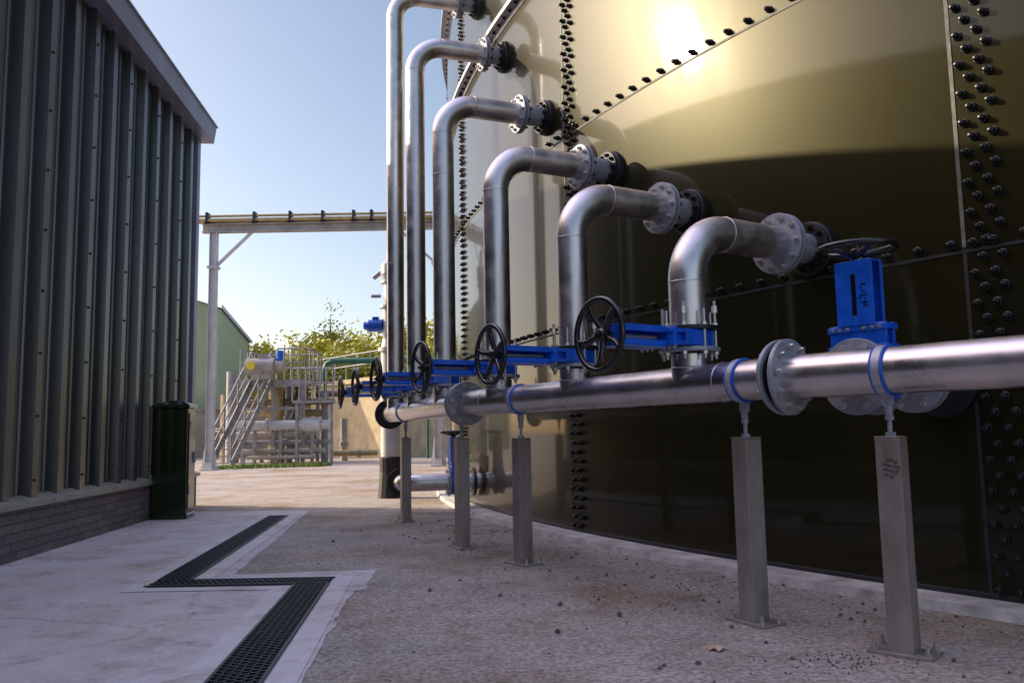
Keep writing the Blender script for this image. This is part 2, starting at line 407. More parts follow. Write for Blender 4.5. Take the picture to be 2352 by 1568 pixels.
flange(hp,BR+rb*.315,rb,.195,.026,flg,8,True,-1,hexm2); flange(hp,BR+rb*.475,rb,.195,.026,flg,8,True,1,hexm2)
flange(hp,BR+rb*.86,rb,.185,.026,flg,8,True,-1,hexm2); flange(hp,BR+rb*.90,rb,.185,.026,flg,8,True,1,hexm2)
b=MB(); b.cyl(.21,-.05,.02,40); part("tank_nozzle_pad",b.mesh("tank_nozzle_pad",[rubber]),hp,frame(BR+rb*dT,rb,UP))
posts=[("A",F2+d3*.50),("B",F1+d2*(d2.dot(Vector((1.215,4.40,HZ))-F1))),("C",F1+d2*(d2.dot(Vector((.049,6.42,HZ))-F1))),("D",F1-d1*.16),("E",E0+d1*(d1.dot(Vector((-1.255,9.66,HZ))-E0)))]
cl=MB()
for sx in (-.024,.024): cl.torus(PR+.004,.0075,40,8,Matrix.Translation((0,0,sx)),0)
cl.ring(PR+.010,PR+.001,-.019,.019,40,None,1)
cl.box((-PR-.055,-.018,-.02),(-PR-.008,.018,.02),None,1)
clm=cl.mesh("pipe_clamp",[bluepl,galv])
# ------------------------------------------------------------------ support posts
def support(i,p,d,w):
    base=Vector((p.x,p.y,0))
    t=thing("support_post",base,"square stained steel post with bolted base plate under the header pipe","post","posts supporting the header pipe")
    ang=math.atan2(d.y,d.x)+[.12,-.05,.1,.05,0][i]
    M=Matrix.Translation(base)@Matrix.Rotation(ang,4,'Z')
    b=MB(); h=w/2; b.box((-h,-h,.012),(h,h,.94)); b.box((-h-.002,-h-.002,.94),(h+.002,h+.002,.948))
    part("post_shaft",b.mesh("post_shaft",[postm]),t,M,bev=.008)
    b=MB(); b.box((-.135,-.085,0),(.135,.085,.013)); part("base_plate",b.mesh("base_plate",[postm]),t,M,bev=.002)
    for sx in (-.112,.112):
        for sy in (-.055,.055):
            b=MB(); b.cyl(.016,.013,.028,6,smooth=False); b.cyl(.009,.028,.055,8); part("anchor_bolt",b.mesh("anchor_bolt",[zinc]),t,M@Matrix.Translation((sx,sy,0)))
    b=MB(); b.cyl(.011,.948,HZ-PR-.01,10); b.cyl(.024,.948,.966,6,smooth=False); b.cyl(.02,1.02,1.04,6,smooth=False)
    b.lathe([(.016,1.04),(.02,1.06),(.02,1.10),(.014,1.12)],12)
    part("threaded_rod",b.mesh("threaded_rod",[flg]),t,M)
    part("pipe_clamp",clm,t,frame((p.x,p.y,HZ),d,UP))
    return t,M
PT=[]
for i,(nm,p) in enumerate(posts):
    d=d3 if i==0 else (d2 if i<3 else d1)
    PT.append(support(i,p,d,.108))
# ------------------------------------------------------------------ valves
def wheel(parent,M,Rw=.205,name="handwheel"):
    b=MB(); b.torus(Rw-.014,.0165,56,12)
    for i in range(5):
        a=2*pi*i/5+.3
        pts=[];rr=[]
        for k in range(7):
            t=k/6; r=.03+(Rw-.045)*t; aa=a+.25*math.sin(t*pi)*.6
            pts.append(Vector((r*math.cos(aa),r*math.sin(aa),-.035*(1-t)))) ; rr.append(.019-.006*t)
        b.tube(pts,rr,8,caps=False)
    b.lathe([(0,-.075),(.030,-.075),(.036,-.03),(.036,-.01),(.025,0),(.012,.004),(.012,.02),(0,.02)],20)
    part(name,b.mesh(name,[black]),parent,M)
def valve(o,pz,sx,label,base,group="blue gate valves with black handwheels",s=1.0,ph=0,W2=.10,slim=False):
    t=thing("gate_valve",base,label,"valve",group)
    M=frame(o,pz,sx)@Matrix.Scale(s,4)
    b=MB(); hth=.045 if slim else .055
    if slim: b.prism([(-.14,-.06),(-.10,-.115),(0,-.145),(.10,-.14),(.16,-.14),(.16,.14),(.10,.14),(0,.145),(-.10,.115),(-.14,.06)],-hth,hth); w1=.135
    else: b.prism([(-.16,-.07),(-.12,-.14),(0,-.17),(.10,-.165),(.16,-.165),(.16,.165),(.10,.165),(0,.17),(-.12,.14),(-.16,.07)],-hth,hth); w1=.155
    b.box((.16,-w1,-.045),(.27,w1,-.022)); b.box((.16,-w1,.022),(.27,w1,.045)); b.box((.16,-w1+.03,-.0215),(.25,w1-.03,.0215))
    b.box((.232,-w1-.01,-.052),(.262,w1+.01,.052))
    part("valve_body",b.mesh("valve_body",[blue]),t,M,bev=.003)
    b=MB()
    for sz in (-1,1):
        z0,z1=(.050,.058) if sz>0 else (-.058,-.050)
        b.box((.262,-W2,z0),(.60,-.014,z1)); b.box((.262,.014,z0),(.60,W2,z1)); b.box((.262,-.014,z0),(.31,.014,z1)); b.box((.53,-.014,z0),(.60,.014,z1))
    b.box((.592,-W2+.005,-.05),(.60,W2-.005,.05))
    lp_=.022 if slim else .035
    for sy in (-1,1):
        y0,y1=sorted((sy*W2,sy*(W2-.008)))
        b.box((.262,y0,-.0499),(.60,y1,-lp_)); b.box((.262,y0,lp_),(.60,y1,.0499))
    part("yoke",b.mesh("yoke",[blue]),t,M,bev=.0015)
    b=MB(); b.box((.30,-.02,-.0495),(.54,.02,-.046)); b.box((.30,-.02,.046),(.54,.02,.0495)); part("slot_shade",b.mesh("slot_shade",[black]),t,M)  # black inset added to paint the shade inside the open yoke slots
    b=MB(); X=Matrix.Rotation(pi/2,4,'Y')
    b.cyl(.014,.17,.655,12,X); b.cyl(.03,.601,.625,6,X)
    part("stem",b.mesh("stem",[galv]),t,M)
    for yy in (-.13,-.09,-.045,.045,.09,.13):
        for zz in (-1,1):
            bo=MB(); bo.cyl(.012,0,.01,6,smooth=False); bo.cyl(.006,.01,.018,6)
            part("bolt",bo.mesh("bolt",[zinc]),t,M@Matrix.Translation((.246,yy,zz*.052))@(Matrix.Rotation(pi,4,'X') if zz<0 else Matrix.Identity(4)))
    wheel(t,M@Matrix.Translation((.67,0,0))@Matrix.Rotation(pi/2,4,'Y')@Matrix.Rotation(ph,4,'Z'))
    return t,M
VZ=TZ+.085
for i,p in enumerate(RI):
    r=rad(p); pt=Vector((p.x,p.y,VZ))
    t,M=valve(pt,UP,-r,"blue knife gate valve with black handwheel beneath a steel riser",Vector((p.x,p.y,TZ)),ph=i*.4,slim=True,W2=.092)
    for z in (TZ+.012,VZ+.048):
        flange(t,Vector((p.x,p.y,z)),UP,.175,.024,flg if z<VZ else rubber,8,False)
    for k in range(8):
        a=2*pi*(k+.5)/8; hh=random.uniform(.07,.15) if k%2 else .05
        b=MB(); b.cyl(.0095,-.03,.20+hh,8); b.cyl(.018,-.006,.012,6,smooth=False); b.cyl(.018,.157,.175,6,smooth=False)
        if k%2 and hh>.08: b.cyl(.018,.13+hh,.17+hh,6,smooth=False)
        part("stud_bolt",b.mesh("stud_bolt",[zinc]),t,Matrix.Translation((p.x+.15*math.cos(a),p.y+.15*math.sin(a),TZ)))
    rt=thing("riser_pipe",Vector((p.x,p.y,TZ+.157)),"stainless steel gooseneck riser pipe flanged to the green tank","pipe","stainless gooseneck risers along the tank")
    z=RZ[i]; er=.32; dF=.83; dT=(Vector((C.x,C.y,0))-p).length-R
    base=Vector((p.x,p.y,0))
    path=[base+UP*(TZ+.157),base+UP*(z-er)]+arc(base+r*er+UP*(z-er),-r,UP,er,0,pi/2,16)[1:]+[base+r*dF+UP*z]
    b=MB(); b.tube(path,PR,40)
    for q,dd in ((base+UP*(z-er),UP),(base+r*er+UP*z,r)):
        b.torus(PR,.0035,40,6,frame(q,dd,(1,0,.3)))
    if i<3:
        b.torus(PR,.003,40,6,Matrix.Translation(base+UP*(3.1+i*.2)))
    part("pipe",b.mesh("riser_pipe_body",[steel]),rt)
    c=base+UP*z
    flange(rt,c+r*(dF-.026),r,.195,.026,flg,10,True,-1,hexm)
    b=MB(); b.ring(.168,PR,0,.008,40); part("gasket",b.mesh("gasket",[rubber]),rt,frame(c+r*dF,r,UP))
    flange(rt,c+r*(dF+.009),r,.195,.022,flg,10,True,1,hexb)
    b=MB(); b.tube([c+r*(dF+.03),c+r*(dT+.01)],PR*.93,32); part("nozzle",b.mesh("nozzle",[flg]),rt)
    flange(rt,c+r*(dT-.075),r,.17,.022,rubber,10,True,-1,hexb)
    b=MB(); b.lathe([(0,-.05),(.17,-.05),(.18,-.04),(.185,.02)],40); part("nozzle_pad",b.mesh("nozzle_pad",[rubber]),rt,frame(c+r*dT,r,UP))
vt,VM=valve(BR+rb*.408,rb,UP,"blue knife gate valve standing upright with black handwheel on top",BR+rb*.408,ph=.5)
def strokes(name,lines,parent,M,w=.006,m=inkm):
    b=MB()
    for ln in lines:
        for p,q in zip(ln[:-1],ln[1:]):
            b.bar((*p,.0012),(*q,.0012),w,.0016)
    part(name,b.mesh(name,[m]),parent,M)
scr=[[(.475,.075),(.485,.065),(.485,.05),(.475,.04),(.46,.04)],[(.445,.07),(.445,.045)],[(.425,.085),(.425,.04),(.415,.03),(.40,.035)],[(.385,.085),(.385,.035)],[(.41,.065),(.36,.07)],[(.365,.085),(.37,.05)]]
scr=[[((x-.42)*.95+.41,y*.8+.010) for x,y in l] for l in scr]
strokes("handwriting",scr,vt,VM@Matrix.Translation((0,0,-.0582))@Matrix.Rotation(pi,4,'X')@Matrix.Scale(-1,4,(0,1,0)),.0055)
def text(name,s,size,parent,M,m=inkm):
    cu=bpy.data.curves.new(name,'FONT'); cu.body=s; cu.size=size; cu.align_x='CENTER'; cu.space_line=.9; cu.extrude=.0001; cu.shear=.3
    o=bpy.data.objects.new(name,cu); COL.objects.link(o); dg=bpy.context.evaluated_depsgraph_get(); me=bpy.data.meshes.new_from_object(o.evaluated_get(dg))
    bpy.data.objects.remove(o); me.materials.clear(); me.materials.append(m); return part(name,me,parent,M)
t0,M0=PT[0]
text("handwriting","Rob\nEdmur\nGordon\nBugs",.024,t0,M0@Matrix.Translation((.005,-.0545,.78))@Matrix.Rotation(pi/2,4,'X')@Matrix.Rotation(pi*.93,4,'Z'))
# ------------------------------------------------------------------ left building
e=Vector((-.1,1,0)).normalized()
MBd=Matrix.Translation((-3.45,0,0))@Matrix.Rotation(math.atan2(e.y,e.x),4,'Z')
S0,S1=-12,12.3
bd=thing("industrial_building",(-3.5,0,0),"dark grey ribbed metal clad building on grey brick plinth","building")
b=MB(); b.box((S0,0,0),(S1+.12,.3,.43)); b.box((S1-.2+.02,.301,0),(S1+.12,12,.43))
part("brick_plinth",b.mesh("brick_plinth",[brickm]),bd,MBd)
b=MB(); b.add([(S0,-.045,.43),(S1+.16,-.045,.43),(S1+.16,-.045,.475),(S0,-.045,.475),(S0,.10,.525),(S1+.16,.10,.525)],[(0,1,2,3),(3,2,5,4)]); b.box((S0,-.043,.431),(S1+.158,.3,.4745))
b.box((S1-.05,.3,.431),(S1+.158,12,.4745))
part("sill",b.mesh("sill",[sillm]),bd,MBd)
b=MB(); prof=[]; s=S0
ZT=5.5
while s<S1-.3:
    prof+=[(s+x,y) for x,y in ((0,.10),(.085,.10),(.095,.084),(.105,.10),(.215,.10),(.225,.084),(.235,.10),(.335,.10),(.352,.025),(.46,.025),(.477,.10))]; s+=.5
prof.append((s,.10)); prof.append((S1,.10)); 
vs=[];fs=[]
for x,y in prof: vs+=[(x,y,.50),(x,y,ZT)]
for i in range(len(prof)-1): fs.append((2*i,2*i+2,2*i+3,2*i+1))
b.add(vs,fs)
b.box((S0,.14,.5),(S1-.01,11.8,ZT-.01))
part("wall_cladding",b.mesh("wall_cladding",[cladm]),bd,MBd)
b=MB(); b.box((S1-.12,.02,.5),(S1+.03,.095,ZT)); b.box((S1,.096,.5),(S1+.029,.26,ZT)); part("corner_trim",b.mesh("corner_trim",[trimm]),bd,MBd)
b=MB(); b.box((S0,-.13,ZT+.0),(S1+.18,.13,ZT+.02)); b.add([(S0,-.132,ZT),(S1+.18,-.132,ZT),(S1+.18,-.17,ZT+.25),(S0,-.17,ZT+.25)],[(0,1,2,3)]); b.box((S0,-.125,ZT+.021),(S1+.178,.10,ZT+.245))
b.box((S0,-.19,ZT+.251),(S1+.19,-.08,ZT+.27))
part("gutter",b.mesh("gutter",[trimm]),bd,MBd)
b=MB(); b.add([(S0,-.08,ZT+.275),(S1+.2,-.08,ZT+.275),(S1+.2,6,ZT+1.3),(S0,6,ZT+1.3),(S1+.2,12,ZT+.275),(S0,12,ZT+.275)],[(0,1,2,3),(3,2,4,5)]); b.add([(S1,.1,ZT),(S1,11.9,ZT),(S1,6,ZT+1.28)],[(0,1,2)])
part("roof",b.mesh("roof",[roofm]),bd,MBd)
sm=MB(); sm.cyl(.013,0,.012,6); sm=sm.mesh("screw",[screwm])
sc=[]
s=S0; k=0
while s<S1-.3:
    for j in range(9):
        sc.append((s+.04,.10,.8+j*.56+(.1 if k%2 else 0)))
    if k%2==0:
        for j in range(9): sc.append((s+.405,.025,.65+j*.56))
    s+=.5;k+=1
sc=[q for q in sc if q[0]>5.2]
sc.sort(key=lambda q:((MBd@Vector(q))-CAM).length)
for q in sc[:100]: part("screw",sm,bd,MBd@Matrix.Translation(q)@Matrix.Rotation(pi/2,4,'X'))
b=MB()
for q in sc[100:]: b.cyl(.013,0,.012,6,Matrix.Translation(q)@Matrix.Rotation(pi/2,4,'X'))
if sc[100:]: part("screws",b.mesh("screws",[screwm]),bd,MBd,kind="stuff")
# ------------------------------------------------------------------ cabinet
cm=MBd@Matrix.Translation((10.32,-.03,0))
cb_=thing("electrical_cabinet",(-4.3,10.4,0),"dark green roadside electrical cabinet with hipped lid beside the wall","cabinet")
b=MB(); b.box((0,-.42,.0),(.33,0,1.36)); b.box((-.012,-.432,0),(.342,.0,.07)); part("cabinet_body",b.mesh("cabinet_body",[green_cab]),cb_,cm,bev=.012)
b=MB(); b.add([(-.02,-.44,1.361),(.35,-.44,1.361),(.35,.01,1.361),(-.02,.01,1.361),(-.02,-.44,1.40),(.35,-.44,1.40),(.35,.01,1.40),(-.02,.01,1.40),(.165,-.28,1.46),(.165,-.15,1.46)],[(0,3,2,1),(0,1,5,4),(1,2,6,5),(2,3,7,6),(3,0,4,7),(4,5,8),(5,6,9,8),(6,7,9),(7,4,8,9)])
part("cabinet_lid",b.mesh("cabinet_lid",[green_cab]),cb_,cm,bev=.004)
b=MB(); b.box((.03,-.432,.12),(.30,-.421,1.30)); dr=part("cabinet_door",b.mesh("cabinet_door",[green_cab]),cb_,cm,bev=.004)
b=MB(); b.box((.24,-.452,.68),(.27,-.433,.82)); b.box((.245,-.462,.72),(.262,-.452,.80)); part("handle",b.mesh("handle",[galv]),dr,cm,bev=.002)
for z in (.3,1.1):
    b=MB(); b.cyl(.01,z,z+.1,8,Matrix.Translation((.035,-.44,0))); part("hinge",b.mesh("hinge",[galv]),dr,cm)
# ------------------------------------------------------------------ gantry
gt=thing("pipe_gantry",(-9.1,25,0),"white steel pipe gantry carrying small pipes over the yard","gantry")
for X in (-9.1,-2.25):
    b=MB()
    for a,bx in (((-.11,-.10,.25),(-.095,.10,7.25)),((.095,-.10,.25),(.11,.10,7.25)),((-.094,-.006,.25),(.094,.006,7.25)),((-.16,-.16,6.1),(.16,.16,6.13)),((-.16,-.16,6.14),(.16,.16,6.17)),((-.22,-.22,0),(.22,.22,.04))): b.box(a,bx)
    b.add([(-.11,-.012,.0401),(-.24,-.012,.0401),(-.11,-.012,1.0),(.11,-.012,.0401),(.24,-.012,.0401),(.11,-.012,1.0)],[(0,1,2),(3,5,4)])
    b.box((-.11,-.10,.0405),(.11,.10,.249))
    sg=1 if X<-5 else -1
    b.bar((sg*.1,0,6.2),(sg*1.15,0,7.22),.08,.08)
    part("gantry_post",b.mesh("gantry_post",[white]),gt,Matrix.Translation((X,25,0)))
b=MB(); b.box((-9.45,24.9,7.22),(-2.0,25.1,7.25)); b.box((-9.45,24.9,7.46),(-2.0,25.1,7.49)); b.box((-9.45,24.99,7.251),(-2.0,25.01,7.459)); part("gantry_beam",b.mesh("gantry_beam",[dull]),gt)
for yy,zz,rr in ((24.92,7.60,.06),(25.08,7.58,.05),(24.93,7.73,.04)):
    b=MB(); b.tube([(-9.6,yy,zz),(-2.0,yy,zz)],rr,12); part("small_pipe",b.mesh("small_pipe",[brass]),gt)
for X in (-9.3,-7.85,-6.75,-5.75,-4.8,-4.25,-3.1):
    b=MB(); b.box((X-.035,24.85,7.491),(X+.035,25.14,7.84)); b.box((X-.08,24.85,7.491),(X+.08,25.14,7.52)); part("pipe_bracket",b.mesh("pipe_bracket",[seal]),gt)
# ------------------------------------------------------------------ vent column
vc=thing("vent_column",(-1.95,13.2,0),"white vertical pipe with black wrapped foot and relief valve","pipe")
T=Matrix.Translation((-1.95,13.2,0))
b=MB(); b.cyl(.15,.5,2.3,28); b.lathe([(.15,2.3),(.19,2.3),(.19,2.36),(.15,2.36),(.12,2.5),(.12,3.0)],28); part("column_pipe",b.mesh("column_pipe",[white]),vc,T)
b=MB(); b.lathe([(.20,0),(.185,.2),(.17,.4),(.175,.62),(.155,.64)],14,smooth=False); part("foot_wrap",b.mesh("foot_wrap",[rubber]),vc,T)
b=MB(); b.cyl(.17,3.0,3.04,20); b.cyl(.10,3.04,3.4,20); b.cyl(.15,3.4,3.44,20); b.lathe([(.11,3.44),(.15,3.55),(.15,3.7),(.06,3.8),(.05,4.0),(0,4.02)],20); b.rod((-.15,0,3.2),(-.3,0,3.2),.03); b.rod((-.13,.05,3.62),(-.28,.05,3.5),.04)
part("relief_valve",b.mesh("relief_valve",[galv]),vc,T)
b=MB(); b.rod((-.12,0,2.72),(-.34,0,2.72),.10,20); b.rod((-.34,0,2.72),(-.42,0,2.72),.06,16); b.box((-.28,-.05,2.8),(-.18,.05,2.86)); part("actuator_motor",b.mesh("actuator_motor",[blue]),vc,T,bev=.004)
# ------------------------------------------------------------------ low valve at tank foot
lo=Vector((-.42,10.87,.37)); r=rad(lo)
lp=thing("drain_pipe",(-.9,10.7,0),"short low outlet pipe with elbow from the tank foot","pipe")
b=MB(); tdir=Vector((-r.y,r.x,0))
if tdir.y<0: tdir=-tdir
path2=[lo-r*.56,lo-r*.78]+arc(lo-r*.78+tdir*.24,-tdir,-r,.24,0,pi/2,10)[1:]
b.tube([lo+r*.05,lo-r*.30],PR,28); b.tube([lo-r*.44]+path2[1:],PR,28)
part("pipe",b.mesh("drain_pipe_body",[steel_h]),lp)
flange(lp,lo-r*.31,-r,.18,.024,flg,8,True,-1,hexm2); flange(lp,lo-r*.43,-r,.18,.024,flg,8,True,1,hexm2); flange(lp,lo-r*.1,-r,.18,.03,rubber,8,False)
flange(lp,path2[-1],tdir,.18,.024,rubber,8,False)
valve(lo-r*.375,-r,UP,"small upright blue gate valve with black handwheel at the tank foot",Vector((lo.x-.37,lo.y,.2)),s=.95)
# ------------------------------------------------------------------ background platform and stairs
pf=thing("access_platform",(-9,30,0),"galvanised access platform with stairs and handrails over pipework","platform")
b=MB()
b.box((-9.6,29.2,2.82),(-7.3,31.6,2.95)); b.box((-9.6,29.17,2.70),(-7.3,29.199,2.96))
for x in (-9.5,-8.45,-7.4):
    for y in (29.3,31.5): b.box((x-.06,y-.06,0),(x+.06,y+.06,2.819))
b.bar((-8.45,29.32,.2),(-7.4,29.32,2.7),.05,.05); b.box((-9.5,29.25,1.9),(-7.4,29.35,2.0))
part("deck",b.mesh("deck",[galvd]),pf)
b=MB()
def rail(b,p,q,posts,h=1.1,r=.028):
    p=Vector(p);q=Vector(q)
    for k in (h,h*.55): b.rod(p+UP*k,q+UP*k,r,8)
    for i in range(posts+1):
        a=p.lerp(q,i/posts); b.rod(a,a+UP*h,r,8)
rail(b,(-8.3,29.2,2.95),(-7.3,29.2,2.95),4); rail(b,(-7.3,29.2,2.95),(-7.3,31.6,2.95),4); rail(b,(-9.6,31.6,2.95),(-7.3,31.6,2.95),4); rail(b,(-9.6,29.2,2.95),(-9.6,31.6,2.95),3)
part("handrail",b.mesh("handrail",[galvd]),pf)
b=MB()
b.box((-7.6,28.6,2.1),(-6.2,29.1,2.18)); rail(b,(-7.6,28.6,2.18),(-6.2,28.6,2.18),6,1.1,.03)
for x in (-7.5,-6.3): b.box((x-.05,28.8,0),(x+.05,28.9,2.099))
part("walkway",b.mesh("walkway",[galvd]),pf)
b=MB()
LN=.75
for x in (-9.95,-9.25):
    b.bar((x,27.3,0),(x+LN,29.2,2.9),.05,.20)
    b.rod((x,27.3,1.0),(x+LN,29.2,3.95),.03,8); b.rod((x,27.3,.5),(x+LN,29.2,3.45),.025,8)
    for t in (0,.33,.66,1): b.rod((x+LN*t,27.3+1.9*t,2.9*t),(x+LN*t,27.3+1.9*t,2.9*t+1.03),.03,8)
for i in range(13):
    t=(i+.5)/13; y=27.3+1.9*t; z=2.9*t; x=-9.95+LN*t
    b.box((x+.03,y-.09,z),(x+.67,y+.09,z+.03))
part("stair",b.mesh("stair",[galvd]),pf)
pm=thing("pump_motor",(-8.8,30,2.95),"grey pump motor with yellow end cap on the platform","motor")
b=MB(); b.rod((-9.3,28.95,3.40),(-8.3,28.95,3.40),.30,20); b.rod((-8.3,28.95,3.40),(-8.0,28.95,3.40),.22,20); b.box((-9.1,28.8,2.961),(-8.4,29.1,3.15)); b.box((-8.9,28.85,3.65),(-8.6,29.05,3.85)); part("motor_body",b.mesh("motor_body",[dull]),pm)
b=MB(); b.rod((-9.05,28.65,3.42),(-9.05,28.57,3.42),.15,18); part("end_cap",b.mesh("end_cap",[yellow]),pm)
b=MB(); b.rod((-8.15,28.95,3.6),(-8.15,28.95,3.95),.13,14); part("gearbox",b.mesh("gearbox",[blue]),pm)
wp=thing("process_pipe",(-9,28.6,1.4),"pale horizontal process pipe with flanged end on stands","pipe")
b=MB(); b.rod((-9.6,29.0,1.35),(-6.4,29.0,1.35),.17,20); b.rod((-7.3,29.0,1.35),(-6.7,29.0,1.35),.25,20); b.rod((-6.4,29.0,1.35),(-6.32,29.0,1.35),.27,20); b.rod((-8.6,29.0,1.35),(-8.52,29.0,1.35),.25,20)
part("pipe",b.mesh("process_pipe_body",[white]),wp)
for x in (-9.0,-8.1,-7.0):
    b=MB(); b.box((x-.05,28.95,0),(x+.05,29.05,1.18)); part("pipe_stand",b.mesh("pipe_stand",[galvd]),wp)
pipes=[((-9.5,29.2,.45),(-6.6,29.2,.45),.10),((-9.5,29.45,.75),(-6.5,29.45,.75),.09),((-9.9,30.2,2.2),(-6.5,30.2,2.2),.12),((-9.9,30.6,1.8),(-7.0,30.6,1.8),.14),((-9.2,28.9,.25),(-6.9,28.9,.25),.07),
 ((-8.2,30.4,0),(-8.2,30.4,2.8),.14),((-7.9,30.6,0),(-7.9,30.6,2.8),.12),((-8.9,30.8,0),(-8.9,30.8,2.8),.16),((-7.6,30,0),(-7.6,30,2.8),.10),((-10.5,31,0),(-10.5,31,3.4),.20),((-10.9,32,0),(-10.9,32,2.6),.35),
 ((-6.9,31.5,.3),(-5.2,31.9,.3),.12),((-6.5,32,0),(-6.5,32,1.6),.14),((-6.9,30.5,0),(-6.9,30.5,2.6),.14),((-7.3,30.8,2.5),(-5.8,30.8,2.5),.12),((-8.45,29.9,0),(-8.45,29.9,2.7),.18),((-9.9,29.8,1.0),(-7.0,29.8,1.0),.16)]
mts=[dull,galvd,mat("rusty_pipe",(.24,.17,.12),.6,.2,.4,4),brass]
for i,(p,q,rr) in enumerate(pipes):
    b=MB(); b.rod(p,q,rr,14); P_=Vector(p);Q_=Vector(q); dq=(Q_-P_).normalized()
    m_=P_.lerp(Q_,.35+.1*(i%3)); b.rod(m_,m_+dq*.06,rr*1.5,14); b.rod(m_+dq*.09,m_+dq*.15,rr*1.5,14)
    t=thing("yard_pipe",p,"weathered metal process pipe with a bolted flange near the platform","pipe","weathered process pipes in the far yard"); part("pipe",b.mesh("yard_pipe_body",[mts[i%4]]),t)
vs_=thing("pressure_vessel",(-8.3,31.2,0),"rusty brown upright vessel beneath the access platform","tank")
b=MB(); b.lathe([(.5,.3),(.55,.5),(.55,2.2),(.4,2.5),(0,2.6)],24,Matrix.Translation((-8.6,31.1,0))); b.cyl(.3,0,.3,16,Matrix.Translation((-8.6,31.1,0)))
part("vessel_body",b.mesh("vessel_body",[mat("brown_vessel",(.16,.12,.09),.6,.2,.3,3)]),vs_)
bw=thing("concrete_tank",(-7,38,0),"low beige concrete tank wall with handrail on top","tank")
b=MB(); b.add([(-9.6,39.5,0),(-9.6,39.5,3.2),(-4.6,33.6,3.2),(-4.6,33.6,0),(-2.0,43,0),(-2.0,43,3.2)],[(0,3,2,1),(3,4,5,2),(1,2,5)])
b.add([(-9.7,39.45,3.2),(-9.7,39.45,3.4),(-4.6,33.42,3.4),(-4.6,33.42,3.2),(-9.5,39.8,3.4),(-4.5,34,3.4)],[(0,3,2,1),(1,2,5,4)])
part("tank_body",b.mesh("concrete_tank_body",[beige]),bw)
b=MB(); rail(b,(-9.5,39.5,3.4),(-4.7,33.8,3.4),7,1.1,.03); part("handrail",b.mesh("handrail",[galvd]),bw)
lw=thing("retaining_wall",(-13,37,0),"low weathered concrete retaining wall at the edge of the yard","wall")
b=MB(); b.box((-19,39.6,0),(-9.7,40,2.2)); b.box((-19,39.55,2.201),(-9.65,40.05,2.32)); part("wall",b.mesh("retaining_wall_body",[mat("dark_concrete",(.26,.23,.18),.8,0,.3,1.5,.3,20)]),lw)
tp=thing("green_pipe",(-6,33,0),"green painted pipe running on supports behind the yard","pipe")
b=MB(); b.tube([(-7.2,33,3.9),(-3.0,33,3.9)],.12,16); b.tube([(-7.2,33,3.9),(-7.4,33,3.8),(-7.5,33,3.5),(-7.5,33,3.1)],.12,16); b.rod((-3.4,33,0),(-3.4,33,3.8),.06); b.rod((-7.5,33,0),(-7.5,33,3.1),.05); part("pipe",b.mesh("green_pipe_body",[teal]),tp)
fb=thing("green_clad_shed",(-16,45,0),"olive green ribbed metal shed beyond the yard","building")
b=MB()
A_=Vector((-14.6,41,0)); B_=Vector((-18.2,57,0)); n=60
vs=[];fs=[]
for i in range(n*2+1):
    p=A_.lerp(B_,i/(n*2)); q=p+Vector((.97,.22,0))*(.05 if (i//1)%2 else 0); vs+=[(q.x,q.y,0),(q.x,q.y,7.4)]
for i in range(n*2): fs.append((2*i,2*i+2,2*i+3,2*i+1))
b.add(vs,fs)
b.add([(-14.6,41,0),(-14.6,41,7.4),(-19,40.1,8.8),(-24,39,7.4),(-24,39,0)],[(0,1,2,3,4)])
part("shed_wall",b.mesh("shed_wall",[fgreen]),fb)
b=MB(); b.add([(-14.4,40.8,7.35),(-18.0,57.2,7.35),(-22.6,56.3,8.85),(-19,39.9,8.85)],[(0,1,2,3)]); b.add([(-14.4,40.8,7.35),(-18.0,57.2,7.35),(-18.0,57.2,7.55),(-14.4,40.8,7.55)],[(0,1,2,3)]); b.add([(-24,39,7.4),(-28,55,7.4),(-22.6,56.3,8.85),(-19,39.9,8.85)],[(0,1,2,3)])
part("shed_roof",b.mesh("shed_roof",[trimm]),fb)
# ------------------------------------------------------------------ trees
def tree_mesh(seed,h,cr,nl,lm,sparse=1.0,ls=(.10,.2)):
    rnd=random.Random(seed); tr=MB(); cr_=MB()
    tr.tube([(0,0,0),(.05,0,h*.3),(rnd.uniform(-.2,.2),.1,h*.6),(0,0,h*.95)],[.14,.11,.07,.02],8)
    cl=[]
    for i in range(18):
        a=rnd.random()*2*pi; z0=h*rnd.uniform(.2,.8); L_=cr*rnd.uniform(.5,1)*(1.15-z0/h*.6)
        end=Vector((math.cos(a)*L_,math.sin(a)*L_,z0+L_*rnd.uniform(.4,1.0)))
        mid=Vector((math.cos(a)*L_*.4,math.sin(a)*L_*.4,z0+L_*.2))
        tr.tube([(0,0,z0),mid,end],[.05,.035,.01],6)
        cl.append((end,rnd.uniform(.3,.6)*cr*.55)); cl.append((mid.lerp(end,.6),rnd.uniform(.3,.5)*cr*.5))
    cl.append((Vector((0,0,h)),.35*cr))
    for i in range(nl):
        c,rr=rnd.choice(cl)
        d=Vector((rnd.gauss(0,1),rnd.gauss(0,1),rnd.gauss(0,.8)))*rr*.55*sparse
        p=c+d; s=rnd.uniform(*ls)
        u=Vector((rnd.gauss(0,1),rnd.gauss(0,1),rnd.gauss(0,1))).normalized(); v=u.orthogonal().normalized()
        cr_.add([p-u*s,p-v*s*.6,p+u*s,p+v*s*.6],[(0,1,2,3)])
    return tr.mesh("tree_trunk",[barkm]),cr_.mesh("tree_crown",[lm])
vars_=[tree_mesh(1,7.2,2.4,3000,leafm),tree_mesh(2,6.4,2.8,3200,leafm),tree_mesh(3,9.2,2.0,1100,leafm2,1.1,(.07,.13))]
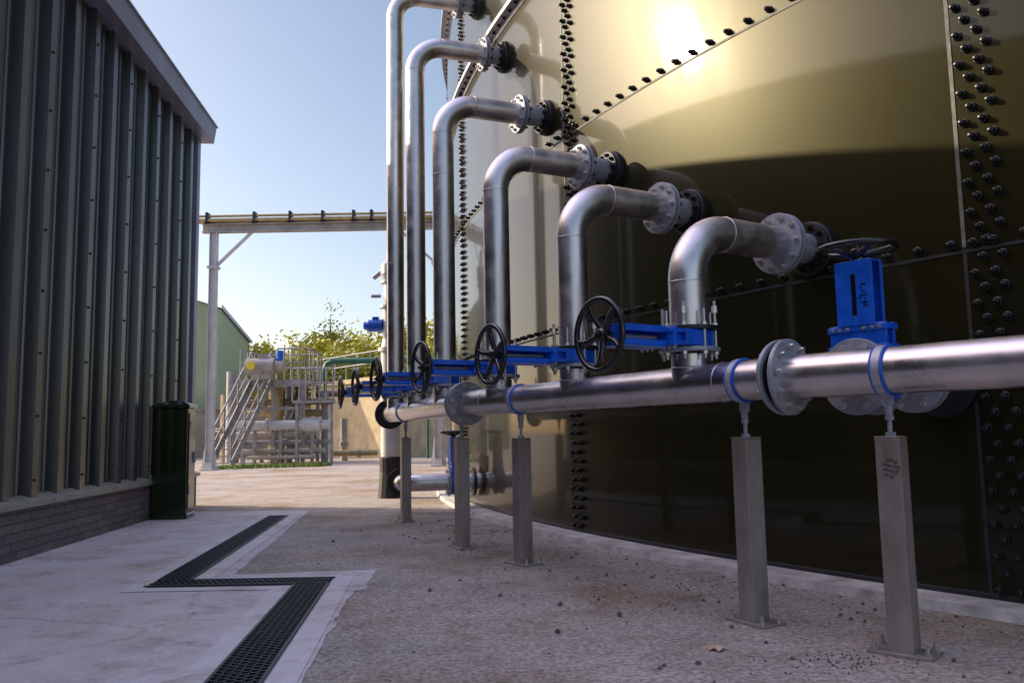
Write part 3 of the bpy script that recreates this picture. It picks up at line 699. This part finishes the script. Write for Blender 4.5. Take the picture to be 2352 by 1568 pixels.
TP=[(-18.2,62,1,1.05),(-16.2,60,0,1.1),(-15.0,66,1,1.3),(-13.9,63,2,1.15),(-12.2,63,1,1.25),(-11.0,60,1,1.2),(-9.4,61,0,1.15),(-8.0,64,1,1.3),(-6.4,62,0,1.25),(-4.4,62,1,1.4),(-20.5,68,0,1.0),(-2,64,1,1.4)]
for i,(x,y,v,s) in enumerate(TP):
    t=thing("tree",(x,y,0),"slender tree with yellow green autumn leaves" if v<2 else "tall sparse tree with thin green leaves","tree","trees beyond the yard")
    M=Matrix.Translation((x,y,0))@Matrix.Rotation(i*1.3,4,'Z')@Matrix.Scale(s,4)
    part("trunk",vars_[v][0],t,M); part("crown",vars_[v][1],t,M)
b=MB(); rnd=random.Random(5)
for i in range(20000):
    x=rnd.uniform(-26,2); y=rnd.uniform(56,59); hm=6.6+1.1*math.sin(x*1.3)*math.sin(x*.7+1)+.6*math.sin(x*2.9); z=hm*(1-rnd.random()**1.6*1.0)+rnd.gauss(0,.25); p=Vector((x,y,z)); s=rnd.uniform(.1,.22)
    u=Vector((rnd.gauss(0,1),rnd.gauss(0,1),rnd.gauss(0,1))).normalized(); v=u.orthogonal().normalized()
    b.add([p-u*s,p-v*s*.6,p+u*s,p+v*s*.6],[(0,1,2,3)])
o=part("hedge",b.mesh("hedge",[leafm])); o["kind"]="stuff"
b=MB()
for i in range(2500):
    x=rnd.uniform(-9.3,-6); y=rnd.gauss(26.5,.35)+(x+8)*.3; h=rnd.uniform(.04,.16); a=rnd.random()*6.28; w=.02
    b.add([(x-w*math.cos(a),y-w*math.sin(a),0),(x+w*math.cos(a),y+w*math.sin(a),0),(x+rnd.gauss(0,.03),y+rnd.gauss(0,.03),h)],[(0,1,2)])
o=part("grass",b.mesh("grass",[grassm])); o["kind"]="stuff"
# gravel
b=MB()
def stone(x,y,s):
    vs=[]
    for d in ((1,0,0),(-1,0,0),(0,1,0),(0,-1,0),(0,0,1),(0,0,-.3)):
        vs.append((x+d[0]*s*rnd.uniform(.6,1.2),y+d[1]*s*rnd.uniform(.6,1.2),max(.0,s*.3+d[2]*s*rnd.uniform(.6,1))))
    b.add(vs,[(0,2,4),(2,1,4),(1,3,4),(3,0,4),(2,0,5),(1,2,5),(3,1,5),(0,3,5)])
for i in range(420):
    t=rnd.uniform(0,1); th=math.radians(198+24*t); rr=R+.27+abs(rnd.gauss(0,.9)); p=cp(th,rr,0); stone(p.x,p.y,rnd.choice([.004,.005,.006,.008,.01,.015]))
for i in range(130):
    p=Vector((1.37+rnd.gauss(0,.13),3.66+rnd.gauss(0,.09))); stone(p.x,p.y,rnd.uniform(.003,.008))
for i in range(60): stone(rnd.uniform(-2,2),rnd.uniform(3.2,9),rnd.uniform(.004,.011))
for x,y in ((-1.7,7.9),(-.55,5.4),(-.1,5.2),(.25,4.9),(.55,4.6),(.2,4.25),(-.6,9.2)): stone(x,y,.022)
o=part("gravel",b.mesh("gravel",[stonem])); o["kind"]="stuff"
dl=MB(); pts=[(0,-.05),(.03,-.02),(.06,-.01),(.03,.01),(.05,.04),(.01,.03),(-.01,.06),(-.02,.02),(-.06,.02),(-.03,-.01),(-.05,-.035),(-.015,-.025)]
dl.add([(0,0,.02)]+[(x,y,.004+.012*(k%2)) for k,(x,y) in enumerate(pts)],[(0,k+1,(k+1)%12+1) for k in range(12)])
o=part("fallen_leaf",dl.mesh("fallen_leaf",[deadm]),None,Matrix.Translation((.9,3.89,.0))); o["label"]="dry brown fallen leaf lying on rough concrete"; o["category"]="leaf"
# ------------------------------------------------------------------ light, sky, camera
EL=math.radians(25.3); to=Vector((-.957,.285,0)).normalized()
sd=Vector((to.x*math.cos(EL),to.y*math.cos(EL),math.sin(EL)))
sl=bpy.data.lights.new("sun",'SUN'); sl.energy=4.8; sl.angle=math.radians(.5); sl.color=(1,.86,.63)
so=bpy.data.objects.new("sun",sl); COL.objects.link(so); so.rotation_euler=(-sd).to_track_quat('-Z','Y').to_euler()
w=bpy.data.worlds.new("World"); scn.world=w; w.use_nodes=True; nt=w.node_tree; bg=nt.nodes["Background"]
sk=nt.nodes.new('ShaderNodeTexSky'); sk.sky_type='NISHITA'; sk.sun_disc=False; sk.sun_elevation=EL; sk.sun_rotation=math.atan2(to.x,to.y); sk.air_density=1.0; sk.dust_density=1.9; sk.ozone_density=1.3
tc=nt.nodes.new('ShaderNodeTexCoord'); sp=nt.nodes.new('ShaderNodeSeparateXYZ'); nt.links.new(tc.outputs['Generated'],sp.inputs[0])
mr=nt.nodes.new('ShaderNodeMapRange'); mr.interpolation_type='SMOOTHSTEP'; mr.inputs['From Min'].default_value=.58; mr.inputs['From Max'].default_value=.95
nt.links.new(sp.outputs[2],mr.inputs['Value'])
mxh=nt.nodes.new('ShaderNodeMixRGB'); mxh.inputs[1].default_value=(1.04,.95,.89,1); mxh.inputs[2].default_value=(5.4,3.7,3.2,1); nt.links.new(mr.outputs[0],mxh.inputs[0])  # sky overhead, above the view, brightened and warmed as added fill light
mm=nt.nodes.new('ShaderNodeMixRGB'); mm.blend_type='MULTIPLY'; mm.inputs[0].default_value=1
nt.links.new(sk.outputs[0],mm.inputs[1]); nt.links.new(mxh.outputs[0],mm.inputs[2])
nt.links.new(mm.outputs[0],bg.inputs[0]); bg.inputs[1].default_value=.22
cam=bpy.data.cameras.new("camera"); cam.sensor_width=36; cam.lens=29.16; cam.clip_end=2000; cam.clip_start=.05
co=bpy.data.objects.new("camera",cam); COL.objects.link(co)
co.matrix_world=Matrix.Translation(CAM)@Matrix.Rotation(math.radians(90+6.17),4,'X')@Matrix.Rotation(-.018,4,'Z')
scn.camera=co
scn.view_settings.view_transform='Standard'; scn.view_settings.look='None'; scn.view_settings.exposure=0
